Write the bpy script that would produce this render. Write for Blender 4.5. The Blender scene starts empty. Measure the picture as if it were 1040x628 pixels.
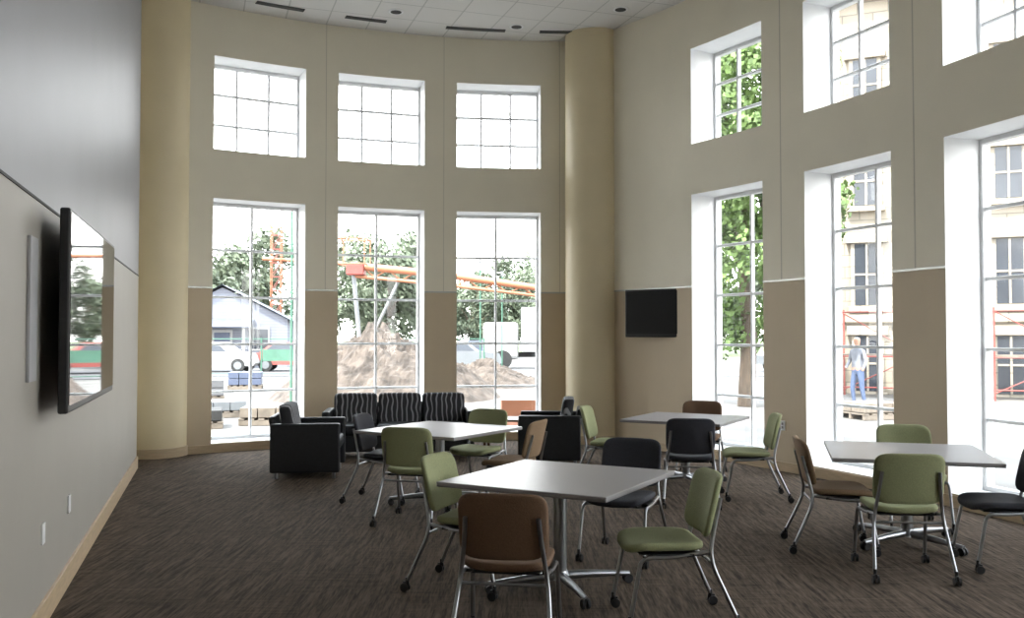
import bpy, bmesh, math, random
from mathutils import Vector, Matrix
random.seed(7)
S=bpy.context.scene
D=bpy.data
rad=math.radians
# ---------------------------------------------------------------- materials
def nt(name):
    m=D.materials.new(name); m.use_nodes=True
    t=m.node_tree; b=t.nodes['Principled BSDF']
    return m,t,b
def mat(name,col,rough=.6,var=.12,scale=8,bump=0.0,metal=0,stretch=(1,1,1),spec=.5,detail=4):
    m,t,b=nt(name)
    b.inputs['Roughness'].default_value=rough
    b.inputs['Metallic'].default_value=metal
    b.inputs['Specular IOR Level'].default_value=spec
    tc=t.nodes.new('ShaderNodeTexCoord'); mp=t.nodes.new('ShaderNodeMapping')
    mp.inputs['Scale'].default_value=stretch
    n=t.nodes.new('ShaderNodeTexNoise'); n.inputs['Scale'].default_value=scale; n.inputs['Detail'].default_value=detail
    cr=t.nodes.new('ShaderNodeValToRGB')
    cr.color_ramp.elements[0].position=.3; cr.color_ramp.elements[1].position=.7
    cr.color_ramp.elements[0].color=tuple(c*(1-var) for c in col)+(1,)
    cr.color_ramp.elements[1].color=tuple(min(1,c*(1+var)) for c in col)+(1,)
    t.links.new(tc.outputs['Object'],mp.inputs[0]); t.links.new(mp.outputs[0],n.inputs['Vector'])
    t.links.new(n.outputs['Fac'],cr.inputs[0]); t.links.new(cr.outputs[0],b.inputs['Base Color'])
    if bump:
        bp=t.nodes.new('ShaderNodeBump'); bp.inputs['Strength'].default_value=bump; bp.inputs['Distance'].default_value=.02
        t.links.new(n.outputs['Fac'],bp.inputs['Height']); t.links.new(bp.outputs[0],b.inputs['Normal'])
    return m
M={}
M['cream']=mat('paint_cream',(.86,.80,.65),.6,.02,2)
M['tan']=mat('paint_tan',(.60,.49,.34),.6,.03,2)
M['grey']=mat('paint_grey_beige',(.40,.375,.335),.5,.03,1.5)
M['greyb']=mat('paint_grey_blue',(.33,.335,.365),.46,.03,1.5)
M['white']=mat('paint_white',(.82,.82,.82),.5,.03,3)
M['column']=mat('paint_ochre',(.75,.64,.42),.5,.03,2)
M['base']=mat('baseboard_wood',(.55,.42,.27),.45,.1,6,stretch=(1,1,6))
M['rail']=mat('rail_aluminium',(.5,.5,.48),.35,.05,5,metal=.6)
M['dark']=mat('joint_dark',(.05,.05,.05),.7,.1,5)
M['frame']=mat('window_aluminium',(.72,.72,.72),.4,.04,5)
M['chrome']=mat('steel_satin',(.36,.37,.39),.3,.05,20,metal=1)
M['blackpl']=mat('black_plastic',(.015,.015,.017),.4,.2,20)
M['green']=mat('fabric_green',(.28,.295,.155),.85,.10,120,.15)
M['brown']=mat('fabric_brown',(.15,.085,.047),.85,.12,120,.15)
M['orange']=mat('fabric_ochre',(.25,.165,.095),.85,.12,120,.15)
M['black']=mat('fabric_black',(.028,.029,.038),.8,.35,150,.15)
M['leather']=mat('leather_black',(.010,.011,.014),.45,.3,30,.05)
M['laminate']=mat('laminate_grey',(.33,.315,.32),.34,.03,60)
M['edge']=mat('edge_band',(.25,.24,.24),.5,.05,20)
M['joint']=mat('panel_joint',(.62,.57,.46),.6,.03,5)
M['wood']=mat('wood_brown',(.20,.11,.06),.4,.25,5,stretch=(1,8,1))
M['lumber']=mat('weathered_lumber',(.15,.125,.10),.8,.25,5,stretch=(1,8,1))
M['paper']=mat('panel_pale',(.46,.46,.48),.4,.02,3)
def screen(nm,ra,rb,sp):
    m,t,b=nt(nm); b.inputs['Base Color'].default_value=(.006,.006,.007,1)
    n=t.nodes.new('ShaderNodeTexNoise'); n.inputs['Scale'].default_value=2
    r=t.nodes.new('ShaderNodeMapRange'); r.inputs[3].default_value=ra; r.inputs[4].default_value=rb
    t.links.new(n.outputs['Fac'],r.inputs[0]); t.links.new(r.outputs[0],b.inputs['Roughness'])
    b.inputs['Specular IOR Level'].default_value=sp
    return m
M['screen']=screen('tv_screen',.02,.035,1.0)
M['screen2']=screen('tv_screen_matte',.35,.4,.3)
def glass():
    m=D.materials.new('window_glass'); m.use_nodes=True; t=m.node_tree; t.nodes.clear()
    o=t.nodes.new('ShaderNodeOutputMaterial'); mx=t.nodes.new('ShaderNodeMixShader'); tr=t.nodes.new('ShaderNodeBsdfTransparent'); g=t.nodes.new('ShaderNodeBsdfGlossy')
    g.inputs['Roughness'].default_value=.02; tr.inputs[0].default_value=(.96,.98,.97,1); mx.inputs[0].default_value=.04
    t.links.new(tr.outputs[0],mx.inputs[1]); t.links.new(g.outputs[0],mx.inputs[2]); t.links.new(mx.outputs[0],o.inputs[0])
    return m
M['glass']=glass()
def carpet():
    m,t,b=nt('carpet_striated'); b.inputs['Roughness'].default_value=.95; b.inputs['Specular IOR Level'].default_value=.12
    tc=t.nodes.new('ShaderNodeTexCoord')
    outs=[]
    for sc in ((34,2.0,1),(2.0,34,1),(95,9,1)):
        mp=t.nodes.new('ShaderNodeMapping'); mp.inputs['Rotation'].default_value=(0,0,rad(-19)); mp.inputs['Scale'].default_value=sc
        n=t.nodes.new('ShaderNodeTexNoise'); n.inputs['Scale'].default_value=1; n.inputs['Detail'].default_value=3
        t.links.new(tc.outputs['Object'],mp.inputs[0]); t.links.new(mp.outputs[0],n.inputs['Vector']); outs.append(n.outputs['Fac'])
    mp=t.nodes.new('ShaderNodeMapping'); mp.inputs['Rotation'].default_value=(0,0,rad(-19)); mp.inputs['Scale'].default_value=(1.64,1.64,1)
    ck=t.nodes.new('ShaderNodeTexChecker'); ck.inputs['Scale'].default_value=1
    t.links.new(tc.outputs['Object'],mp.inputs[0]); t.links.new(mp.outputs[0],ck.inputs['Vector'])
    mx=t.nodes.new('ShaderNodeMix'); mx.data_type='FLOAT'
    mr=t.nodes.new('ShaderNodeMath'); mr.operation='MULTIPLY'; mr.inputs[1].default_value=.4
    t.links.new(ck.outputs['Fac'],mr.inputs[0])
    t.links.new(mr.outputs[0],mx.inputs[0]); t.links.new(outs[0],mx.inputs[2]); t.links.new(outs[1],mx.inputs[3])
    ad=t.nodes.new('ShaderNodeMath'); ad.operation='ADD'; t.links.new(mx.outputs[0],ad.inputs[0])
    m2=t.nodes.new('ShaderNodeMath'); m2.operation='MULTIPLY_ADD'; m2.inputs[1].default_value=.6; m2.inputs[2].default_value=-.3
    t.links.new(outs[2],m2.inputs[0]); t.links.new(m2.outputs[0],ad.inputs[1])
    cr=t.nodes.new('ShaderNodeValToRGB'); e=cr.color_ramp.elements
    e[0].position=.33; e[0].color=(.040,.030,.023,1); e[1].position=.68; e[1].color=(.145,.108,.080,1)
    t.links.new(ad.outputs[0],cr.inputs[0]); t.links.new(cr.outputs[0],b.inputs['Base Color'])
    return m
M['carpet']=carpet()
def brickmat(name,c1,c2,mortar,bw,rh,ms,offset=.5,rough=.8,vertical=True,rot=0):
    m,t,b=nt(name); b.inputs['Roughness'].default_value=rough
    tc=t.nodes.new('ShaderNodeTexCoord'); mp=t.nodes.new('ShaderNodeMapping')
    if vertical: mp.inputs['Rotation'].default_value=(rad(90),0,0)
    else: mp.inputs['Rotation'].default_value=(0,0,rot)
    br=t.nodes.new('ShaderNodeTexBrick'); br.offset=offset
    br.inputs['Color1'].default_value=c1+(1,); br.inputs['Color2'].default_value=c2+(1,); br.inputs['Mortar'].default_value=mortar+(1,)
    br.inputs['Scale'].default_value=1; br.inputs['Brick Width'].default_value=bw; br.inputs['Row Height'].default_value=rh; br.inputs['Mortar Size'].default_value=ms
    t.links.new(tc.outputs['Object'],mp.inputs[0]); t.links.new(mp.outputs[0],br.inputs['Vector']); t.links.new(br.outputs[0],b.inputs['Base Color'])
    return m
M['ceil']=brickmat('ceiling_tile',(.72,.70,.67),(.74,.72,.69),(.52,.51,.48),.61,.61,.010,0,.8,False,rad(-19))
M['stone']=brickmat('limestone',(.34,.30,.245),(.26,.23,.185),(.18,.16,.13),.9,.36,.02)
M['brick']=brickmat('red_brick',(.22,.13,.10),(.18,.10,.08),(.25,.2,.17),.3,.1,.01)
M['siding']=brickmat('siding_grey',(.17,.18,.21),(.16,.17,.20),(.12,.12,.15),8,.16,.012)
def stripes():
    m,t,b=nt('upholstery_wave_stripe'); b.inputs['Roughness'].default_value=.85
    tc=t.nodes.new('ShaderNodeTexCoord'); w=t.nodes.new('ShaderNodeTexWave'); w.wave_type='BANDS'; w.bands_direction='X'
    w.inputs['Scale'].default_value=4.5; w.inputs['Distortion'].default_value=2.6; w.inputs['Detail Scale'].default_value=1.6; w.inputs['Detail'].default_value=0
    cr=t.nodes.new('ShaderNodeValToRGB'); e=cr.color_ramp.elements
    e[0].position=.78; e[0].color=(.022,.022,.026,1); e[1].position=.92; e[1].color=(.30,.30,.32,1)
    t.links.new(tc.outputs['Object'],w.inputs['Vector']); t.links.new(w.outputs['Fac'],cr.inputs[0]); t.links.new(cr.outputs[0],b.inputs['Base Color'])
    return m
M['stripe']=stripes()
M['dirt']=mat('soil',(.075,.060,.050),.95,.55,2.5,1.0,detail=10)
M['ground']=mat('pale_gravel',(.14,.134,.126),.95,.28,.6,.2,detail=8)
M['grass']=mat('grass',(.07,.10,.035),.95,.3,1.2)
M['asphalt']=mat('asphalt',(.09,.09,.095),.9,.15,1)
M['bark']=mat('bark',(.09,.065,.045),.9,.3,6,.5,stretch=(3,3,.5))
M['leaf']=mat('leaves',(.085,.14,.035),.7,.5,1.2,detail=6)
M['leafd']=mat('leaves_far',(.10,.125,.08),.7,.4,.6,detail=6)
M['orangep']=mat('orange_paint',(.31,.125,.065),.5,.08,2)
M['redp']=mat('red_paint',(.24,.055,.045),.5,.15,2)
M['greenp']=mat('green_mesh',(.05,.13,.09),.7,.15,3)
M['bluep']=mat('blue_paint',(.06,.075,.12),.5,.1,3)
M['whitep']=mat('white_paint',(.30,.30,.295),.5,.05,2)
M['carp']=mat('silver_paint',(.15,.16,.17),.3,.05,2)
M['tyre']=mat('rubber',(.02,.02,.02),.8,.2,8)
M['roof']=mat('shingle',(.09,.105,.14),.9,.2,6)
M['wing']=mat('dark_glass',(.035,.04,.05),.1,.2,1)
M['skin']=mat('skin',(.35,.2,.14),.6,.05,10)
M['denim']=mat('denim',(.07,.10,.18),.9,.15,20)
M['hivis']=mat('work_shirt',(.17,.18,.21),.8,.1,10)
# ---------------------------------------------------------------- mesh builder
class MB:
    def __init__(s): s.v=[];s.f=[];s.m=[];s.sm=[];s.mats=[]
    def mi(s,k):
        if k not in s.mats: s.mats.append(k)
        return s.mats.index(k)
    def add(s,vs,fs,k,smooth=False,T=None):
        o=len(s.v); i=s.mi(k)
        for p in vs:
            p=Vector(p)
            if T is not None: p=T@p
            s.v.append(tuple(p))
        for f in fs:
            s.f.append(tuple(o+a for a in f)); s.m.append(i); s.sm.append(smooth)
    def bm(s,b,k,smooth=False,T=None):
        b.verts.index_update()
        s.add([v.co.copy() for v in b.verts],[[v.index for v in f.verts] for f in b.faces],k,smooth,T); b.free()
    def box(s,c,size,k,bev=0,seg=2,rot=None,T=None):
        b=bmesh.new(); bmesh.ops.create_cube(b,size=1)
        bmesh.ops.scale(b,vec=size,verts=b.verts)
        if bev: bmesh.ops.bevel(b,geom=list(b.edges),offset=bev,segments=seg,affect='EDGES',profile=.5)
        X=Matrix.Translation(c)
        if rot is not None: X=X@rot
        if T is not None: X=T@X
        s.bm(b,k,False,X)
    def cyl(s,p0,p1,r0,k,r1=None,n=12,T=None,cap=True,smooth=True):
        p0=Vector(p0);p1=Vector(p1); r1=r0 if r1 is None else r1
        d=(p1-p0).normalized(); a=d.orthogonal().normalized(); c=d.cross(a)
        vs=[];fs=[]
        for p,r in((p0,r0),(p1,r1)):
            for i in range(n):
                t=2*math.pi*i/n; vs.append(p+(a*math.cos(t)+c*math.sin(t))*r)
        for i in range(n): fs.append((i,(i+1)%n,n+(i+1)%n,n+i))
        s.add(vs,fs,k,smooth,T)
        if cap: s.add(vs,[tuple(range(n))[::-1],tuple(range(n,2*n))],k,False,T)
    def tube(s,pts,r,k,n=8,T=None,fillet=0):
        pts=[Vector(p) for p in pts]
        if fillet:
            q=[pts[0]]
            for i in range(1,len(pts)-1):
                a,b,c=pts[i-1],pts[i],pts[i+1]
                f1=min(fillet,(a-b).length*.45); f2=min(fillet,(c-b).length*.45)
                A=b+(a-b).normalized()*f1; C=b+(c-b).normalized()*f2
                for j in range(6):
                    t=j/5; q.append(A*(1-t)**2+b*2*t*(1-t)+C*t*t)
            q.append(pts[-1]); pts=q
        vs=[];fs=[]; m=len(pts); up=None
        for i,p in enumerate(pts):
            d=((pts[min(i+1,m-1)]-pts[max(i-1,0)])).normalized()
            if up is None: up=d.orthogonal().normalized()
            up=(up-d*up.dot(d)).normalized(); c=d.cross(up)
            rr=r[i] if isinstance(r,(list,tuple)) else r
            for j in range(n):
                t=2*math.pi*j/n; vs.append(p+(up*math.cos(t)+c*math.sin(t))*rr)
        for i in range(m-1):
            for j in range(n): fs.append((i*n+j,i*n+(j+1)%n,(i+1)*n+(j+1)%n,(i+1)*n+j))
        s.add(vs,fs,k,True,T)
        s.add(vs,[tuple(range(n))[::-1],tuple(range((m-1)*n,m*n))],k,False,T)
    def pad(s,w,h,th,k,mapf,p=5,T=None):
        vs=[];fs=[]; N=36
        def out(t,sc):
            c,si=math.cos(t),math.sin(t)
            return (w/2*sc*abs(c)**(2/p)*(1 if c>=0 else -1), h/2*sc*abs(si)**(2/p)*(1 if si>=0 else -1))
        prof=[(0,1),(.3,1),(.6,1),(.85,.98),(.94,.88),(.985,.6),(1,0),(.985,-.6),(.94,-.88),(.85,-.98),(.6,-1),(.3,-1),(0,-1)]
        idx=[]
        for (sc,z) in prof:
            if sc==0:
                vs.append(mapf(0,0,z*th/2)); idx.append([len(vs)-1])
            else:
                row=[]
                for i in range(N):
                    a,b=out(2*math.pi*i/N,sc); vs.append(mapf(a,b,z*th/2)); row.append(len(vs)-1)
                idx.append(row)
        for a,b in zip(idx,idx[1:]):
            for i in range(N):
                j=(i+1)%N
                if len(a)==1: fs.append((a[0],b[i],b[j]))
                elif len(b)==1: fs.append((a[j],a[i],b[0]))
                else: fs.append((a[i],b[i],b[j],a[j]))
        s.add(vs,fs,k,True,T)
    def mesh(s,name):
        me=D.meshes.new(name); me.from_pydata(s.v,[],s.f)
        for k in s.mats: me.materials.append(M[k])
        me.polygons.foreach_set('material_index',s.m); me.polygons.foreach_set('use_smooth',s.sm); me.update()
        return me
    def obj(s,name,loc=(0,0,0),rz=0,weld=False):
        return place(s.mesh(name),name,loc,rz)
def place(me,name,loc=(0,0,0),rz=0,sc=1):
    o=D.objects.new(name,me); S.collection.objects.link(o); o.location=loc; o.rotation_euler=(0,0,rz)
    if sc!=1: o.scale=(sc,sc,sc) if not isinstance(sc,tuple) else sc
    return o
def face(fx,fy): return math.atan2(-fx,fy)
# ---------------------------------------------------------------- room
ZC=6.42; JZ=2.35; TH=.58
ZB=[-.15,.13,JZ,3.64,4.35,5.70,ZC+.3]
C1=(.97,5.39,9.3); C2=(-11.86,3.70,17.0)
def arcpt(C,a,dr=0):
    return (C[0]+(C[2]+dr)*math.cos(rad(a)),C[1]+(C[2]+dr)*math.sin(rad(a)))
def arc_wall(name,C,a0,a1,wins,half):
    mb=MB(); br=[a0,a1]
    for w in wins: br+= [w-half,w+half]
    br=sorted(br); ss=[]
    for p,q in zip(br,br[1:]):
        n=max(1,int((q-p)/1.2)+1)
        for i in range(n): ss.append(p+(q-p)*i/n)
    ss.append(br[-1])
    def isopen(a,zi):
        inw=any(abs(a-w)<half for w in wins)
        return inw and zi in (1,2,4)
    for i in range(len(ss)-1):
        a,b=ss[i],ss[i+1]; am=(a+b)/2
        pi,pj=arcpt(C,a),arcpt(C,b); qi,qj=arcpt(C,a,TH),arcpt(C,b,TH)
        for zi in range(len(ZB)-1):
            z0,z1=ZB[zi],ZB[zi+1]
            if not isopen(am,zi):
                mb.add([pi+(z0,),pj+(z0,),pj+(z1,),pi+(z1,)],[(0,1,2,3)],'tan' if z1<=JZ+.01 else 'cream')
                mb.add([qi+(z0,),qj+(z0,),qj+(z1,),qi+(z1,)],[(3,2,1,0)],'stone')
            else:
                if not isopen(am,zi-1): mb.add([pi+(z0,),pj+(z0,),qj+(z0,),qi+(z0,)],[(0,1,2,3)],'white')
                if not isopen(am,zi+1): mb.add([pi+(z1,),pj+(z1,),qj+(z1,),qi+(z1,)],[(3,2,1,0)],'white')
    for w in wins:
        for sgn in(-1,1):
            a=w+sgn*half; p,q=arcpt(C,a),arcpt(C,a,TH)
            for z0,z1 in((ZB[1],ZB[3]),(ZB[4],ZB[5])):
                mb.add([p+(z0,),q+(z0,),q+(z1,),p+(z1,)],[(0,1,2,3)],'white')
    return mb.obj(name)
W1=[120.2,108.8,97.3]; H1=math.degrees(.675/9.3)
W2=[30,23,16,9,2,-5]; H2=math.degrees(.675/17)
arc_wall('wall_front',C1,84.5,129.5,W1,H1)
arc_wall('wall_right',C2,-24,41.5,W2,H2)
def arc_strip(name,C,a0,a1,z0,z1,th,k):
    mb=MB(); n=max(2,int((a1-a0)/1.2)); vs=[];fs=[]
    for i in range(n+1):
        a=a0+(a1-a0)*i/n; p=arcpt(C,a,-.001); q=arcpt(C,a,-th)
        vs+=[p+(z0,),q+(z0,),q+(z1,),p+(z1,)]
    for i in range(n):
        o=i*4
        for j in range(4): fs.append((o+j,o+(j+1)%4,o+4+(j+1)%4,o+4+j))
    fs+= [(0,1,2,3),tuple(n*4+j for j in(3,2,1,0))]
    mb.add(vs,fs,k); return mb
arc_strip('b',C1,86,128,0,.115,.02,'base').obj('baseboard_front')
arc_strip('b',C2,-23,40,0,.115,.02,'base').obj('baseboard_right')
def rails(C,wins,half,a0,a1,name):
    allm=MB(); ed=[a0]
    for w in sorted(wins): ed+=[w-half,w+half]
    ed.append(a1)
    for i in range(0,len(ed),2):
        m=arc_strip('x',C,ed[i]+.02,ed[i+1]-.02,JZ-.012,JZ+.012,.012,'rail'); allm.add(m.v,m.f,'rail')
    for w in wins:
        a=w-half-(1.9 if C is C1 else 1.1)
        m=arc_strip('x',C,a-.03,a+.03,JZ,ZC,.002,'joint'); allm.add(m.v,m.f,'joint')
    allm.obj(name)
rails(C1,W1,H1,86.5,127.5,'trim_1'); rails(C2,W2,H2,-23,39.5,'trim_2')
# windows
wn=0
def window(C,a,z0,z1,cols,rows):
    global wn; wn+=1
    w=1.35*(1+.5/C[2])+.02; h=z1-z0
    mb=MB(); fw=.05
    for x in(-w/2+fw/2,w/2-fw/2): mb.box((x,0,h/2),(fw,.09,h),'frame',.006,1)
    for z in(fw/2,h-fw/2): mb.box((0,0,z),(w-2*fw,.09,fw),'frame',.006,1)
    for i in range(1,cols): mb.box((-w/2+w*i/cols,0,h/2),(.035,.06,h-2*fw),'frame',.005,1)
    for j in range(1,rows): mb.box((0,-.001,h*j/rows),(w-2*fw,.055,.035),'frame',.005,1)
    mb.add([(-w/2+.02,.01,.02),(w/2-.02,.01,.02),(w/2-.02,.01,h-.02),(-w/2+.02,.01,h-.02)],[(0,1,2,3)],'glass')
    p=arcpt(C,a,.47)
    mb.obj('window_%d'%wn,(p[0],p[1],z0),rad(a-90))
for a in W1: window(C1,a,.13,3.64,2,5); window(C1,a,4.35,5.70,3,3)
for a in W2: window(C2,a,.13,3.64,2,5); window(C2,a,4.35,5.70,3,3)
def lw(d,off=0,z=0):
    x=-.989-.323*d
    return Vector((x+.9516*off,d+.3074*off,z))
def slab(name,p,q,z0,z1,th,k,zs=None,k2=None):
    p=Vector(p).to_2d();q=Vector(q).to_2d(); d=(q-p).normalized(); n=Vector((d.y,-d.x))
    mb=MB()
    a,b,c,e=p,q,q-n*th,p-n*th
    for za,zb,kk in ([(z0,z1,k)] if zs is None else [(z0,zs,k),(zs,z1,k2)]):
        vs=[(a.x,a.y,za),(b.x,b.y,za),(c.x,c.y,za),(e.x,e.y,za),(a.x,a.y,zb),(b.x,b.y,zb),(c.x,c.y,zb),(e.x,e.y,zb)]
        mb.add(vs,[(0,1,5,4),(1,2,6,5),(2,3,7,6),(3,0,4,7),(0,3,2,1),(4,5,6,7)],kk)
    return mb.obj(name)
Lf=lw(11.57); Ln=lw(-3.2)
slab('wall_left',Ln,Lf,-.15,ZC+.3,.35,'grey',2.42,'greyb')
slab('wall_left_return',(Lf.x-.33,Lf.y-.11),(-5.35,13.15),-.15,ZC+.3,.3,'cream')
slab('wall_back',(4.9,-3.1),(-.4,-3.1),-.15,ZC+.3,.3,'cream')
def lbox(name,d0,d1,off,th,z0,z1,k,bev=0):
    a=lw(d0,off+th/2);b=lw(d1,off+th/2); mb=MB(); L=(b-a).length
    mb.box((0,0,0),(L,th,z1-z0),k,bev)
    c=(a+b)/2; an=math.atan2(b.y-a.y,b.x-a.x)
    return mb.obj(name,(c.x,c.y,(z0+z1)/2),an)
lbox('baseboard_left',-3,11.56,0,.02,0,.15,'base',.004)
lbox('trim_3',-3,11.57,0,.006,2.415,2.43,'dark')
def outline(off):
    pts=[]
    a=-23
    while a<=37.5: pts.append(arcpt(C2,a,off)); a+=1.2
    a=88.5
    while a<=128: pts.append(arcpt(C1,a,off)); a+=1.5
    pts.append((-5.5,12.9)); l=lw(11.5,-off*.6); pts.append((l.x,l.y)); l=lw(-3.3,-off*.6); pts.append((l.x,l.y))
    return pts
for nm,z0,z1,k,of in(('floor',-.14,0,'carpet',.3),('ceiling',ZC,ZC+.25,'ceil',.3)):
    pts=outline(of); mb=MB(); n=len(pts)
    vs=[p+(z0,) for p in pts]+[p+(z1,) for p in pts]
    fs=[tuple(range(n))[::-1],tuple(range(n,2*n))]+[(i,(i+1)%n,n+(i+1)%n,n+i) for i in range(n)]
    mb.add(vs,fs,k); mb.obj(nm)
for c in((-4.99,12.80),(1.285,14.43)):
    mb=MB(); mb.cyl((0,0,0),(0,0,ZC),.44,'column',n=48); mb.cyl((0,0,0),(0,0,.13),.457,'base',n=48)
    mb.obj('round_column',(c[0],c[1],0))
for i,(a0,a1) in enumerate(((117,121.5),(109,113),(97,103),(88.5,93.5))):
    C=(C1[0],C1[1],C1[2]-.42)
    arc_strip('s',C,a0,a1,ZC-.012,ZC-.001,.11,'dark').obj('ceiling_slot_diffuser')
for x,y in((-1.7,13.3),(.07,13.95),(1.58,13.2),(-.6,10.5),(1.6,9.5)):
    mb=MB(); mb.cyl((0,0,-.012),(0,0,-.001),.11,'white',n=24); mb.cyl((0,0,-.016),(0,0,-.012),.08,'dark',n=24)
    mb.obj('recessed_downlight',(x,y,ZC))
# ---------------------------------------------------------------- wall TVs and plates
mb=MB(); Lt=2.32; Ht=1.16
mb.box((0,0,0),(Lt,.055,Ht),'blackpl',.012); mb.box((0,-.029,.01),(Lt-.05,.004,Ht-.07),'screen')
mb.box((0,.07,0),(.7,.1,.5),'blackpl',.01)
a=lw(5.10,.13);b=lw(7.26,.13); c=(a+b)/2
mb.obj('wall_television',(c.x,c.y,1.815),math.atan2(b.y-a.y,b.x-a.x))
mb=MB(); mb.box((0,0,0),(1.06,.06,.70),'blackpl',.012); mb.box((0,-.032,.01),(1.0,.004,.62),'screen2'); mb.box((0,.09,0),(.3,.16,.3),'blackpl',.01)
mb.tube([(0,.1,0),(.12,.42,0)],.03,'blackpl')
mb.obj('wall_television',(2.11,13.26,1.99),rad(-38))
lbox('wall_display_panel',4.76,4.95,.0,.02,1.43,2.20,'paper',.005)
for d in(6.23,5.3): lbox('outlet_plate',d-.04,d+.04,0,.01,.475,.595,'white',.003)
mb=MB(); mb.box((0,0,0),(.075,.012,.12),'white',.003); mb.box((0,-.007,.022),(.03,.004,.03),'edge',.002); mb.box((0,-.007,-.022),(.03,.004,.03),'edge',.002)
p=arcpt(C2,26.6,-.008); mb.obj('outlet_plate',(p[0],p[1],.56),rad(26.6-90))
# ---------------------------------------------------------------- chairs
def chair_mesh(key):
    mb=MB()
    def seatf(u,v,w):
        z=.455+w+ (u*u)*.35 - max(0,v-.12)**2*1.6 + max(0,-v-.12)**2*.6
        return (u,v+.01,z)
    mb.pad(.47,.46,.05,key,seatf,p=4.5)
    mb.box((0,0,.425),(.36,.34,.012),'blackpl',.004)
    def backf(u,v,w):
        y=-.245-.26*(v+.18)*.9 + u*u*.75 - w
        if v>0.1: y-= (v-.1)**2*.8
        return (u,y,.69+v)
    mb.pad(.475,.36,.042,key,backf,p=5.5)
    for s in(-1,1):
        mb.tube([(s*.19,-.305,.74),(s*.20,-.275,.62),(s*.222,-.235,.455),(s*.235,-.245,.36),(s*.262,-.375,.075)],.0125,'chrome',fillet=.06)
        mb.tube([(s*.222,-.225,.44),(s*.235,.0,.415),(s*.24,.17,.415),(s*.25,.235,.075)],.0125,'chrome',fillet=.05)
        mb.box((s*.215,-.02,.425),(.05,.24,.02),'blackpl',.005)
        for y in(-.378,.237):
            x=s*.262 if y<0 else s*.25
            mb.cyl((x,y,.05),(x,y,.095),.012,'blackpl')
            for k in(-1,1): mb.cyl((x+k*.008,y-.012,.029),(x+k*.022,y-.012,.029),.028,'blackpl',n=16)
            mb.box((x,y-.006,.052),(.018,.045,.03),'blackpl',.005)
    mb.tube([(-.232,-.235,.385),(.232,-.235,.385)],.009,'chrome')
    mb.tube([(-.235,.1,.41),(.235,.1,.41)],.009,'chrome')
    return mb.mesh('cafe_chair_'+key)
CH={k:chair_mesh(k) for k in('green','brown','orange','black')}
chairs=[('brown',-.01,5.02,.14,.98),('green',.88,5.46,-.99,-.08),('green',-.24,6.14,.93,-.36),('black',.82,6.92,-.42,-.9),
 ('green',-.87,8.36,.22,.97),('black',-1.25,9.33,.95,-.2),('green',-.38,9.74,-.45,-.9),('orange',-.02,8.85,-.9,.35),
 ('black',1.78,9.22,.15,.99),('green',2.42,9.48,-.98,.1),('brown',2.24,10.95,-.3,-.95),('green',1.12,10.35,.93,-.3),
 ('green',2.76,6.58,.12,.99),('orange',2.58,7.26,.97,-.16),('green',3.48,7.98,-.12,-.99),('black',3.54,6.70,-.98,.12)]
for k,x,y,fx,fy in chairs:
    place(CH[k],'cafe_chair',(x,y,0),face(fx,fy))
# ---------------------------------------------------------------- tables
mb=MB()
mb.box((0,0,.728),(1.2,1.2,.024),'laminate',.004,1); mb.box((0,0,.713),(1.195,1.195,.008),'edge')
mb.box((0,0,.700),(.5,.5,.02),'blackpl',.005)
mb.cyl((0,0,.07),(0,0,.70),.046,'chrome',n=24); mb.cyl((0,0,.06),(0,0,.12),.065,'chrome',r1=.05,n=24)
for i in range(4):
    a=rad(45+90*i); c,s_=math.cos(a),math.sin(a)
    mb.tube([(0,0,.085),(c*.25,s_*.25,.078),(c*.50,s_*.50,.062)],[.032,.026,.018],'chrome',n=10)
    mb.cyl((c*.49,s_*.49,.02),(c*.49,s_*.49,.065),.012,'blackpl')
    t=Matrix.Translation((c*.49,s_*.49,.0))@Matrix.Rotation(a,4,'Z')
    for k in(-1,1): mb.cyl((0,k*.01,.031),(0,k*.026,.031),.03,'blackpl',n=16,T=t)
TM=mb.mesh('cafe_table')
for x,y,r,sx,sy in((.32,6.12,-29,.98,1),(-.72,9.2,-32,1,1),(1.97,10.4,-30,.95,.95),(3.18,7.42,-16,1,1)):
    place(TM,'cafe_table',(x,y,0),rad(r),(sx,sy,1))
# ---------------------------------------------------------------- sofas
def sofa(w,n,name,x,y,fx,fy):
    mb=MB(); aw=.10; dp=.80; iw=w-2*aw
    for s in(-1,1):
        mb.box((s*(w/2-aw/2),0.0,.355),(aw,dp,.57),'leather',.018)
    mb.box((0,-.02,.20),(iw,dp-.08,.22),'leather',.015)
    tilt=Matrix.Rotation(rad(10),4,'X')
    cw=iw/n
    mb.box((0,-dp/2+.05,.42),(iw,.07,.60),'leather',.02,rot=tilt)
    for i in range(n):
        cx=-iw/2+cw*(i+.5)
        mb.pad(cw-.012,.62,.15,'leather',lambda u,v,w_,cx=cx:(cx+u,.09+v,.385+w_),p=9)
        def bk(u,v,w_,cx=cx):
            return (cx+u,-.215-.17*v-w_*1.0,.62+v)
        mb.pad(cw-.012,.47,.15,'stripe',bk,p=9)
    for sx in(-1,1):
        for sy in(-1,1): mb.cyl((sx*(w/2-.06),sy*(dp/2-.07),0),(sx*(w/2-.06),sy*(dp/2-.07),.08),.02,'chrome')
    mb.obj(name,(x,y,0),face(fx,fy))
sofa(2.05,3,'sofa',-1.57,12.8,.10,-1)
sofa(.92,1,'lounge_armchair',-2.46,11.15,.97,.10)
sofa(.82,1,'lounge_armchair',.50,12.15,-.98,.05)
mb=MB(); mb.box((0,0,.485),(.55,.55,.03),'wood',.004)
for sx in(-1,1):
    for sy in(-1,1): mb.box((sx*.24,sy*.24,.235),(.035,.035,.47),'wood',.003)
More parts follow.
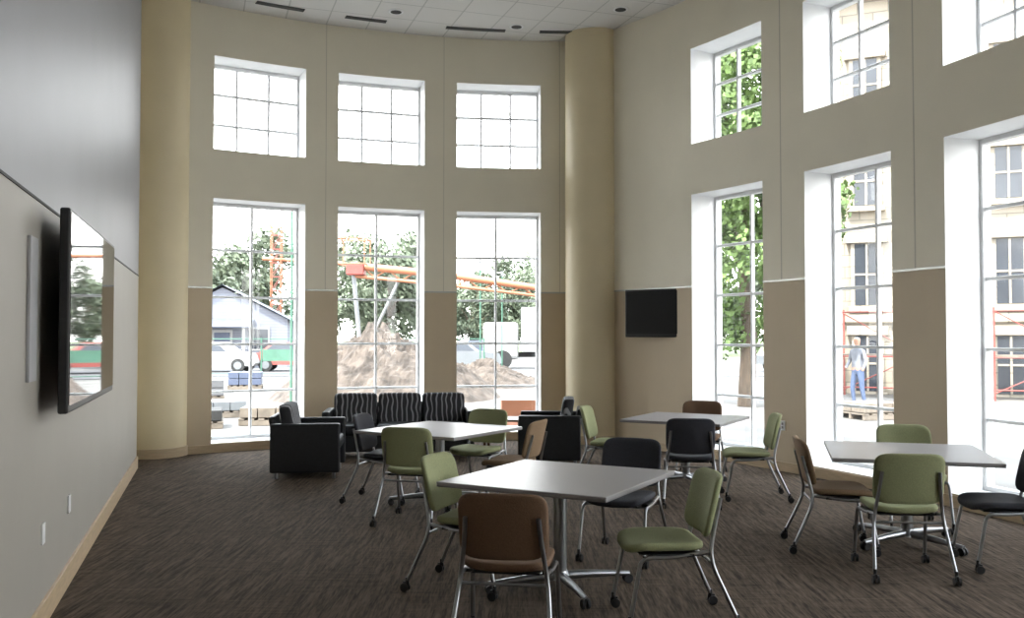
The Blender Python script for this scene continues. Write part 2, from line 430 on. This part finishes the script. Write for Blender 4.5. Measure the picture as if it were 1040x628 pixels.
mb.obj('side_table',(-.12,13.0,0),rad(-5))
# ---------------------------------------------------------------- exterior
GZ=-.16
mb=MB(); mb.add([(-150,-60,0),(200,-60,0),(200,260,0),(-150,260,0)],[(0,1,2,3)],'ground'); mb.obj('ground',(0,0,GZ))
mb=MB(); mb.add([(-150,75,0),(200,75,0),(200,250,0),(-150,250,0)],[(0,1,2,3)],'grass'); mb.obj('lawn',(0,0,GZ+.02))
mb=MB(); mb.add([(-150,40,0),(200,40,0),(200,50,0),(-150,50,0)],[(0,1,2,3)],'asphalt'); mb.obj('street',(0,0,GZ+.02))
def tree_mesh(h,cr,ncl,nq,seed,key,ls=.3):
    rnd=random.Random(seed); mb=MB()
    mb.tube([(0,0,0),(.1,0,h*.2),(-.05,.1,h*.45),(.1,0,h*.75)],[h*.025,h*.02,h*.015,h*.006],'bark',n=8)
    cl=[]
    while len(cl)<ncl:
        p=Vector((rnd.uniform(-1,1),rnd.uniform(-1,1),rnd.uniform(-1,1)))
        if .25<p.length<1: cl.append(Vector((p.x*cr,p.y*cr,h*.6+p.z*h*.42)))
    for c in cl[:10]:
        mb.tube([(0,0,h*.35),tuple((Vector((0,0,h*.45))+c)/2),tuple(c)],[h*.012,h*.008,h*.003],'bark',n=5)
    vs=[];fs=[]
    for c in cl:
        r=cr*rnd.uniform(.22,.38)
        for _ in range(nq):
            d=Vector((rnd.gauss(0,1),rnd.gauss(0,1),rnd.gauss(0,.8))).normalized()*r*rnd.uniform(.5,1)
            p=c+d; nrm=(d.normalized()+Vector((rnd.gauss(0,.6),rnd.gauss(0,.6),rnd.gauss(0,.6)))).normalized()
            a=nrm.orthogonal().normalized(); b=nrm.cross(a); s_=ls*rnd.uniform(.6,1.2); o=len(vs)
            vs+=[p-a*s_,p-b*s_*.6,p+a*s_,p+b*s_*.6]; fs.append((o,o+1,o+2,o+3))
    mb.add(vs,fs,key); return mb.mesh('tree_%d'%seed)
T1=tree_mesh(10,3.8,46,170,1,'leafd',.22); T2=tree_mesh(8,3.2,40,160,2,'leafd',.2); T3=tree_mesh(9.6,2.4,80,260,3,'leaf',.10)
k=0
for x,y,s in((-34,78,1),(-28,70,.95),(-23,80,1.1),(-16.5,77,.9),(-11,73,1.0),(-6,84,1.0),(0,78,.85),(6,86,.9),(12,80,.9),(19,84,1.0),(27,80,1.1),(-23,64,1.0),(-8.6,64,.9),(-3.0,70,.75),(2.6,66,.65),(22,70,1.1),(30,60,1.3),(36,72,1.3)):
    place((T1,T2)[k%2],'tree',(x,y,GZ),k*1.3,s); k+=1
place(T3,'tree',(6.0,23.5,GZ),.3,1.0)
# house
mb=MB(); w,dp,h=7,7,2.7
mb.box((0,0,h/2),(w,dp,h),'siding')
mb.add([(-w/2-.3,-dp/2-.3,h-.1),(w/2+.3,-dp/2-.3,h-.1),(w/2+.3,dp/2+.3,h-.1),(-w/2-.3,dp/2+.3,h-.1),(0,-dp/2-.3,h+1.9),(0,dp/2+.3,h+1.9)],[(0,4,5,3),(1,2,5,4)],'roof')
mb.add([(-w/2,-dp/2,h),(w/2,-dp/2,h),(0,-dp/2,h+1.75),(-w/2,dp/2,h),(w/2,dp/2,h),(0,dp/2,h+1.75)],[(0,1,2),(3,5,4)],'siding')
for x in(-2.2,2.0): mb.box((x,-dp/2-.03,1.6),(1.1,.06,1.3),'whitep'); mb.box((x,-dp/2-.07,1.6),(.9,.03,1.1),'wing')
mb.box((0,-dp/2-.03,1.05),(1.1,.06,2.1),'whitep'); mb.box((0,-dp/2-.07,1.0),(.85,.03,1.9),'bluep')
mb.box((0,-dp/2-.8,.1),(3,1.6,.3),'whitep')
for x in(-1.3,1.3): mb.box((x,-dp/2-1.4,1.2),(.12,.12,2.2),'whitep')
mb.add([(-1.7,-dp/2-1.7,2.25),(1.7,-dp/2-1.7,2.25),(1.7,-dp/2,2.7),(-1.7,-dp/2,2.7)],[(0,1,2,3)],'roof')
mb.obj('house',(-16.6,54,GZ),rad(10))
# soil mounds
from mathutils import noise
def mound(name,x,y,rx,ry,h,seed):
    mb=MB(); n=100; vs=[];fs=[]
    for i in range(n+1):
        for j in range(n+1):
            u=-1+2*i/n; v=-1+2*j/n; r=math.hypot(u,v)
            hh=max(0,1-r**1.6)*h
            nz=noise.fractal(Vector((u*2.5+seed,v*2.5,seed)),.6,2.2,6)
            n2=noise.fractal(Vector((u*11+seed,v*11,seed)),.6,2.2,5)
            hh=hh*(1+.26*nz+.14*n2)
            vs.append((u*rx,v*ry,max(hh,0)-.02))
    for i in range(n):
        for j in range(n): o=i*(n+1)+j; fs.append((o,o+n+1,o+n+2,o+1))
    mb.add(vs,fs,'dirt'); mb.obj(name,(x,y,GZ))
mound('soil_mound',-3.7,27,3.4,3.4,1.85,1.3); mound('soil_mound',-1.2,33,2.6,2.2,.85,4.1)
# boom lift
mb=MB()
mb.box((0,0,.75),(2.4,1.6,.5),'orangep',.06); mb.box((0,0,1.35),(1.8,1.3,.75),'orangep',.1)
for sx in(-1,1):
    for sy in(-1,1): mb.cyl((sx*.85,sy*.8,.42),(sx*.85,sy*1.05,.42),.42,'tyre',n=20)
mb.tube([(-.7,0,1.6),(-.95,0,4.2)],.09,'carp'); mb.tube([(-.95,0,4.55),(2.6,0,4.2),(9.4,0,3.2)],[.15,.14,.11],'orangep')
mb.tube([(-.95,0,4.15),(2.6,0,3.8),(9.2,0,3.0)],[.07,.07,.05],'orangep')
for t in range(9): mb.tube([(-.6+t*1.05,0,4.5-.13*t),(-.1+t*1.05,0,4.1-.13*t),(.45+t*1.05,0,4.4-.14*t)],.03,'orangep',n=5)
mb.tube([(-.3,.1,1.6),(.8,.1,3.9)],.06,'carp')
for z in(4.6,5.6):
    mb.tube([(-1.5,-.5,z),(-.4,-.5,z),(-.4,.5,z),(-1.5,.5,z),(-1.5,-.5,z)],.03,'orangep')
for sx in(-1.5,-.4):
    for sy in(-.5,.5): mb.tube([(sx,sy,4.6),(sx,sy,5.6)],.025,'orangep')
mb.box((-.85,0,4.4),(.7,.5,.45),'redp',.05)
mb.obj('boom_lift',(-5.3,36,GZ),rad(-4))
# distant lattice crane mast
mb=MB()
for sx in(-.35,.35):
    for sy in(-.35,.35): mb.tube([(sx,sy,0),(sx,sy,11)],.04,'orangep',n=5)
for i in range(11):
    for sy in(-.35,.35): mb.tube([(-.35,sy,i),(.35,sy,i+1)],.022,'redp',n=5); mb.tube([(-.35,sy,i+1),(.35,sy,i+1)],.022,'redp',n=5)
mb.tube([(-1,0,7.3),(5.5,0,7.0)],.13,'orangep')
mb.box((0,0,.4),(2.4,2.4,.8),'orangep',.1)
mb.obj('lattice_crane',(-17.0,66,GZ),.1)
# fence panels with green mesh
mb=MB()
for i in range(8):
    mb.tube([(i*2.4,0,0),(i*2.4,0,1.7)],.035,'greenp')
    if i<7:
        if i in(1,3,4): mb.box((i*2.4+1.2,0,.95),(2.3,.02,.5),'greenp')
        mb.tube([(i*2.4,0,1.65),(i*2.4+2.4,0,1.65)],.02,'greenp'); mb.tube([(i*2.4,0,.15),(i*2.4+2.4,0,.15)],.02,'greenp')
mb.obj('construction_fence',(-18,39.5,GZ),rad(0))
for x,y,h in((-1.35,39,5.0),(-5.25,21.8,5.0),(.72,21.5,3.9),(-.45,41.5,4.6)):
    mb=MB(); mb.tube([(0,0,0),(0,0,h)],.03,'greenp'); mb.cyl((0,0,0),(0,0,.15),.12,'carp'); mb.box((0,0,h),(.12,.12,.2),'carp',.02)
    mb.obj('site_pole',(x,y,GZ))
# vehicles
def car(col,x,y,r,name='car'):
    mb=MB(); pr=[(-2.2,.35),(-2.25,.8),(-1.7,.95),(-1.1,1.42),(.5,1.45),(1.1,.98),(2.1,.85),(2.25,.45),(2.1,.3)]
    W=.86; vs=[];n=len(pr)
    for s in(-1,1):
        for px,pz in pr: vs.append((px,s*W*(1 if pz<1.1 else .82),pz))
    fs=[tuple(range(n))[::-1],tuple(range(n,2*n))]+[(i,(i+1)%n,n+(i+1)%n,n+i) for i in range(n)]
    mb.add(vs,fs,col)
    for s in(-1,1):
        mb.add([(-1.45,s*.865,1.0),(.85,s*.865,1.0),(.4,s*.74,1.38),(-1.0,s*.74,1.38)],[(0,1,2,3)],'wing')
        for wx in(-1.4,1.4): mb.cyl((wx,s*.72,.33),(wx,s*.9,.33),.33,'tyre',n=20); mb.cyl((wx,s*.9,.33),(wx,s*.91,.33),.19,'carp',n=16)
    mb.obj(name,(x,y,GZ+.02),r)
car('carp',-2.8,47,.1);car('whitep',-14.6,45,0);car('carp',14.5,46,.5);car('bluep',-2.2,58,.2);car('redp',-10.8,46,.1)
mb=MB(); mb.box((0,0,2.1),(7,2.4,2.4),'whitep',.05); mb.box((4.6,0,1.5),(1.9,2.2,2.0),'whitep',.2); mb.box((4.9,-1.11,1.9),(1.0,.03,.7),'wing'); mb.box((0,0,.75),(9,1.2,.25),'tyre')
for j in range(7): mb.box((-3+j,-1.22,2.1),(.06,.04,2.3),'carp')
for wx in(-2.8,-1.8,4.5):
    for s in(-1,1): mb.cyl((wx,s*.9,.5),(wx,s*1.15,.5),.5,'tyre',n=20)
mb.obj('box_truck',(4.0,50,GZ),rad(180))
# low orange barrier behind the lounge
mb=MB(); pr=[(-.25,0),(-.25,.2),(-.12,.34),(-.09,.66),(.09,.66),(.12,.34),(.25,.2),(.25,0)]
vs=[(x_,y_,z_) for x_ in(-.32,.32) for y_,z_ in pr]; n=8
mb.add(vs,[tuple(range(n))[::-1],tuple(range(n,2*n))]+[(i,(i+1)%n,n+(i+1)%n,n+i) for i in range(n)],'orangep')
mb.obj('traffic_barrier',(.12,16.6,GZ),.15)
def pallet(x,y,r,kk,lay):
    mb=MB()
    for i in range(6): mb.box((-.5+.2*i,0,.13),(.12,1,.03),'lumber')
    for j in(-.45,0,.45): mb.box((0,j,.06),(1.1,.09,.1),'lumber')
    for l in range(lay):
        for i in range(3):
            for j in range(2): mb.box((-.36+.36*i,-.24+.48*j,.26+.22*l),(.34,.45,.2),kk,.01)
    mb.obj('loaded_pallet',(x,y,GZ),r)
pallet(-9.0,31,.2,'bluep',2);pallet(-6.6,20.6,.5,'carp',1);pallet(-10.6,31,.1,'redp',1);pallet(-5.0,19.0,.1,'lumber',1);pallet(7.9,20.2,.3,'lumber',1);pallet(-6.3,18.2,.3,'tyre',1);pallet(-8.6,25.6,.3,'asphalt',2)
# limestone building
mb=MB(); bw,bh=26,12.5
def win(x,z,w_,h_):
    mb.box((x,-.02,z),(w_+.24,.16,h_+.24),'stone'); mb.box((x,-.06,z),(w_,.12,h_),'wing'); mb.box((x,-.12,z),(.06,.06,h_),'stone'); mb.box((x,-.12,z),(w_,.06,.06),'stone')
    mb.box((x,-.1,z-h_/2-.12),(w_+.4,.3,.16),'stone',.02); mb.box((x,-.1,z+h_/2+.16),(w_+.5,.24,.28),'stone',.02)
mb.box((bw/2,4,bh/2),(bw,8,bh),'stone')
for i in range(7):
    for z,hh in((.95,1.7),(3.7,1.9),(6.6,1.5),(9.6,1.6)): win(1.55+i*3.9,z,.70,hh)
mb.box((bw/2,-.06,8.0),(bw+.2,.22,.3),'stone'); mb.box((bw/2,-.06,2.35),(bw+.2,.22,.25),'stone');mb.box((bw/2,-.15,bh),(bw+.5,.6,.4),'stone')
for i,gx in enumerate((1.9,9.2,16.8)):
    mb.add([(gx-2.2,-.3,bh+.2),(gx+2.2,-.3,bh+.2),(gx,-.3,bh+4.2),(gx-2.2,1,bh+.2),(gx+2.2,1,bh+.2),(gx,1,bh+4.2)],[(0,1,2),(0,2,5,3),(1,4,5,2),(3,5,4)],'brick')
    mb.cyl((gx,-.32,bh+1.5),(gx,-.36,bh+1.5),.55,'wing',n=20)
mb.box((12.4,3,bh+1.4),(26,.4,2.6),'roof')
mb.box((.3,-.25,6.1),(.6,.6,12.2),'brick')
mb.box((3.5,-.35,10.3),(1.5,.8,4.4),'brick')
mb.obj('limestone_building',(9.6,29,GZ),rad(-24))
# scaffold
mb=MB()
for i in range(6):
    for y in(0,1.1): mb.tube([(i*2.0,y,0),(i*2.0,y,2.6)],.028,'redp',n=6)
    for z in(1.2,2.5): mb.tube([(i*2.0,0,z),(i*2.0,1.1,z)],.022,'redp',n=6)
    if i<5:
        for z in(.3,1.2,2.5): mb.tube([(i*2.0,0,z),(i*2.0+2,0,z)],.022,'redp',n=6)
        mb.tube([(i*2.0,0,.2),(i*2.0+2,0,1.2)],.018,'redp',n=6); mb.tube([(i*2.0+2,0,1.3),(i*2.0,0,2.5)],.018,'redp',n=6)
        mb.box((i*2+1,.55,1.24),(1.95,1.0,.05),'lumber')
mb.obj('scaffold',(9.7,27.0,GZ),rad(-24))
# construction worker
def person(name,loc,rz):
    sk=[((0,0,.95),.15,-1),((0,0,1.15),.14,0),((0,0,1.38),.17,1),((0,0,1.50),.07,2),((0,.02,1.58),.07,3),((0,.02,1.70),.105,4),((0,.02,1.78),.075,5),
        ((.19,0,1.42),.07,2),((.25,.03,1.15),.05,7),((.2,.22,.98),.038,8),((-.19,0,1.42),.07,2),((-.25,-.02,1.15),.05,10),((-.24,.1,.92),.038,11),
        ((.1,0,.88),.1,0),((.11,.08,.5),.07,13),((.11,.02,.1),.05,14),((.11,.16,.04),.045,15),((-.1,0,.88),.1,0),((-.11,-.02,.5),.07,17),((-.12,-.1,.1),.05,18),((-.12,.04,.04),.045,19)]
    me=D.meshes.new(name); me.from_pydata([s_[0] for s_ in sk],[(i,s_[2]) for i,s_ in enumerate(sk) if s_[2]>=0],[])
    for kk in('denim','hivis','skin'): me.materials.append(M[kk])
    o=place(me,name,loc,rz); m=o.modifiers.new('s','SKIN')
    for i,s_ in enumerate(sk): me.skin_vertices[0].data[i].radius=(s_[1],s_[1]*.8); me.skin_vertices[0].data[i].use_root=(i==0)
    m.use_smooth_shade=True; m=o.modifiers.new('u','SUBSURF'); m.levels=2; m.render_levels=2
    dg=bpy.context.evaluated_depsgraph_get(); me2=D.meshes.new_from_object(o.evaluated_get(dg)); o.modifiers.clear(); o.data=me2
    me2.materials.clear()
    for kk in('denim','hivis','skin','whitep'): me2.materials.append(M[kk])
    for p in me2.polygons:
        c=p.center; p.material_index=0 if c.z<.95 and abs(c.x)<.19 else (2 if c.z>1.5 or c.z<1.0 else 1)
        if c.z>1.74: p.material_index=3
    return o
person('construction_worker',(8.75,23.2,GZ),2.0)
# ---------------------------------------------------------------- light
w=D.worlds.new('World'); S.world=w; w.use_nodes=True; t=w.node_tree
bg=t.nodes['Background']
tc=t.nodes.new('ShaderNodeTexCoord'); sp=t.nodes.new('ShaderNodeSeparateXYZ'); cr=t.nodes.new('ShaderNodeValToRGB')
t.links.new(tc.outputs['Generated'],sp.inputs[0]); t.links.new(sp.outputs['Z'],cr.inputs[0]); t.links.new(cr.outputs[0],bg.inputs[0])
e=cr.color_ramp.elements; e[0].position=0; e[0].color=(1,.98,.955,1); e[1].position=.7; e[1].color=(.82,.90,1,1)
bg.inputs[1].default_value=9.2
sl=D.lights.new('sun','SUN'); sl.energy=14; sl.angle=rad(1); sl.color=(1,.95,.86)
so=D.objects.new('sun',sl); S.collection.objects.link(so)
so.rotation_euler=Vector((.42,.50,-.95)).to_track_quat('-Z','Y').to_euler()
# ---------------------------------------------------------------- camera
cd=D.cameras.new('camera'); cam=D.objects.new('camera',cd); S.collection.objects.link(cam)
cam.location=(0,0,1.68); cam.rotation_euler=(rad(91.6),0,0); cd.lens=36*930/1040; cd.sensor_width=36; cd.sensor_fit='HORIZONTAL'; cd.clip_end=600
S.camera=cam
S.view_settings.view_transform='Standard'
S.view_settings.look='None'
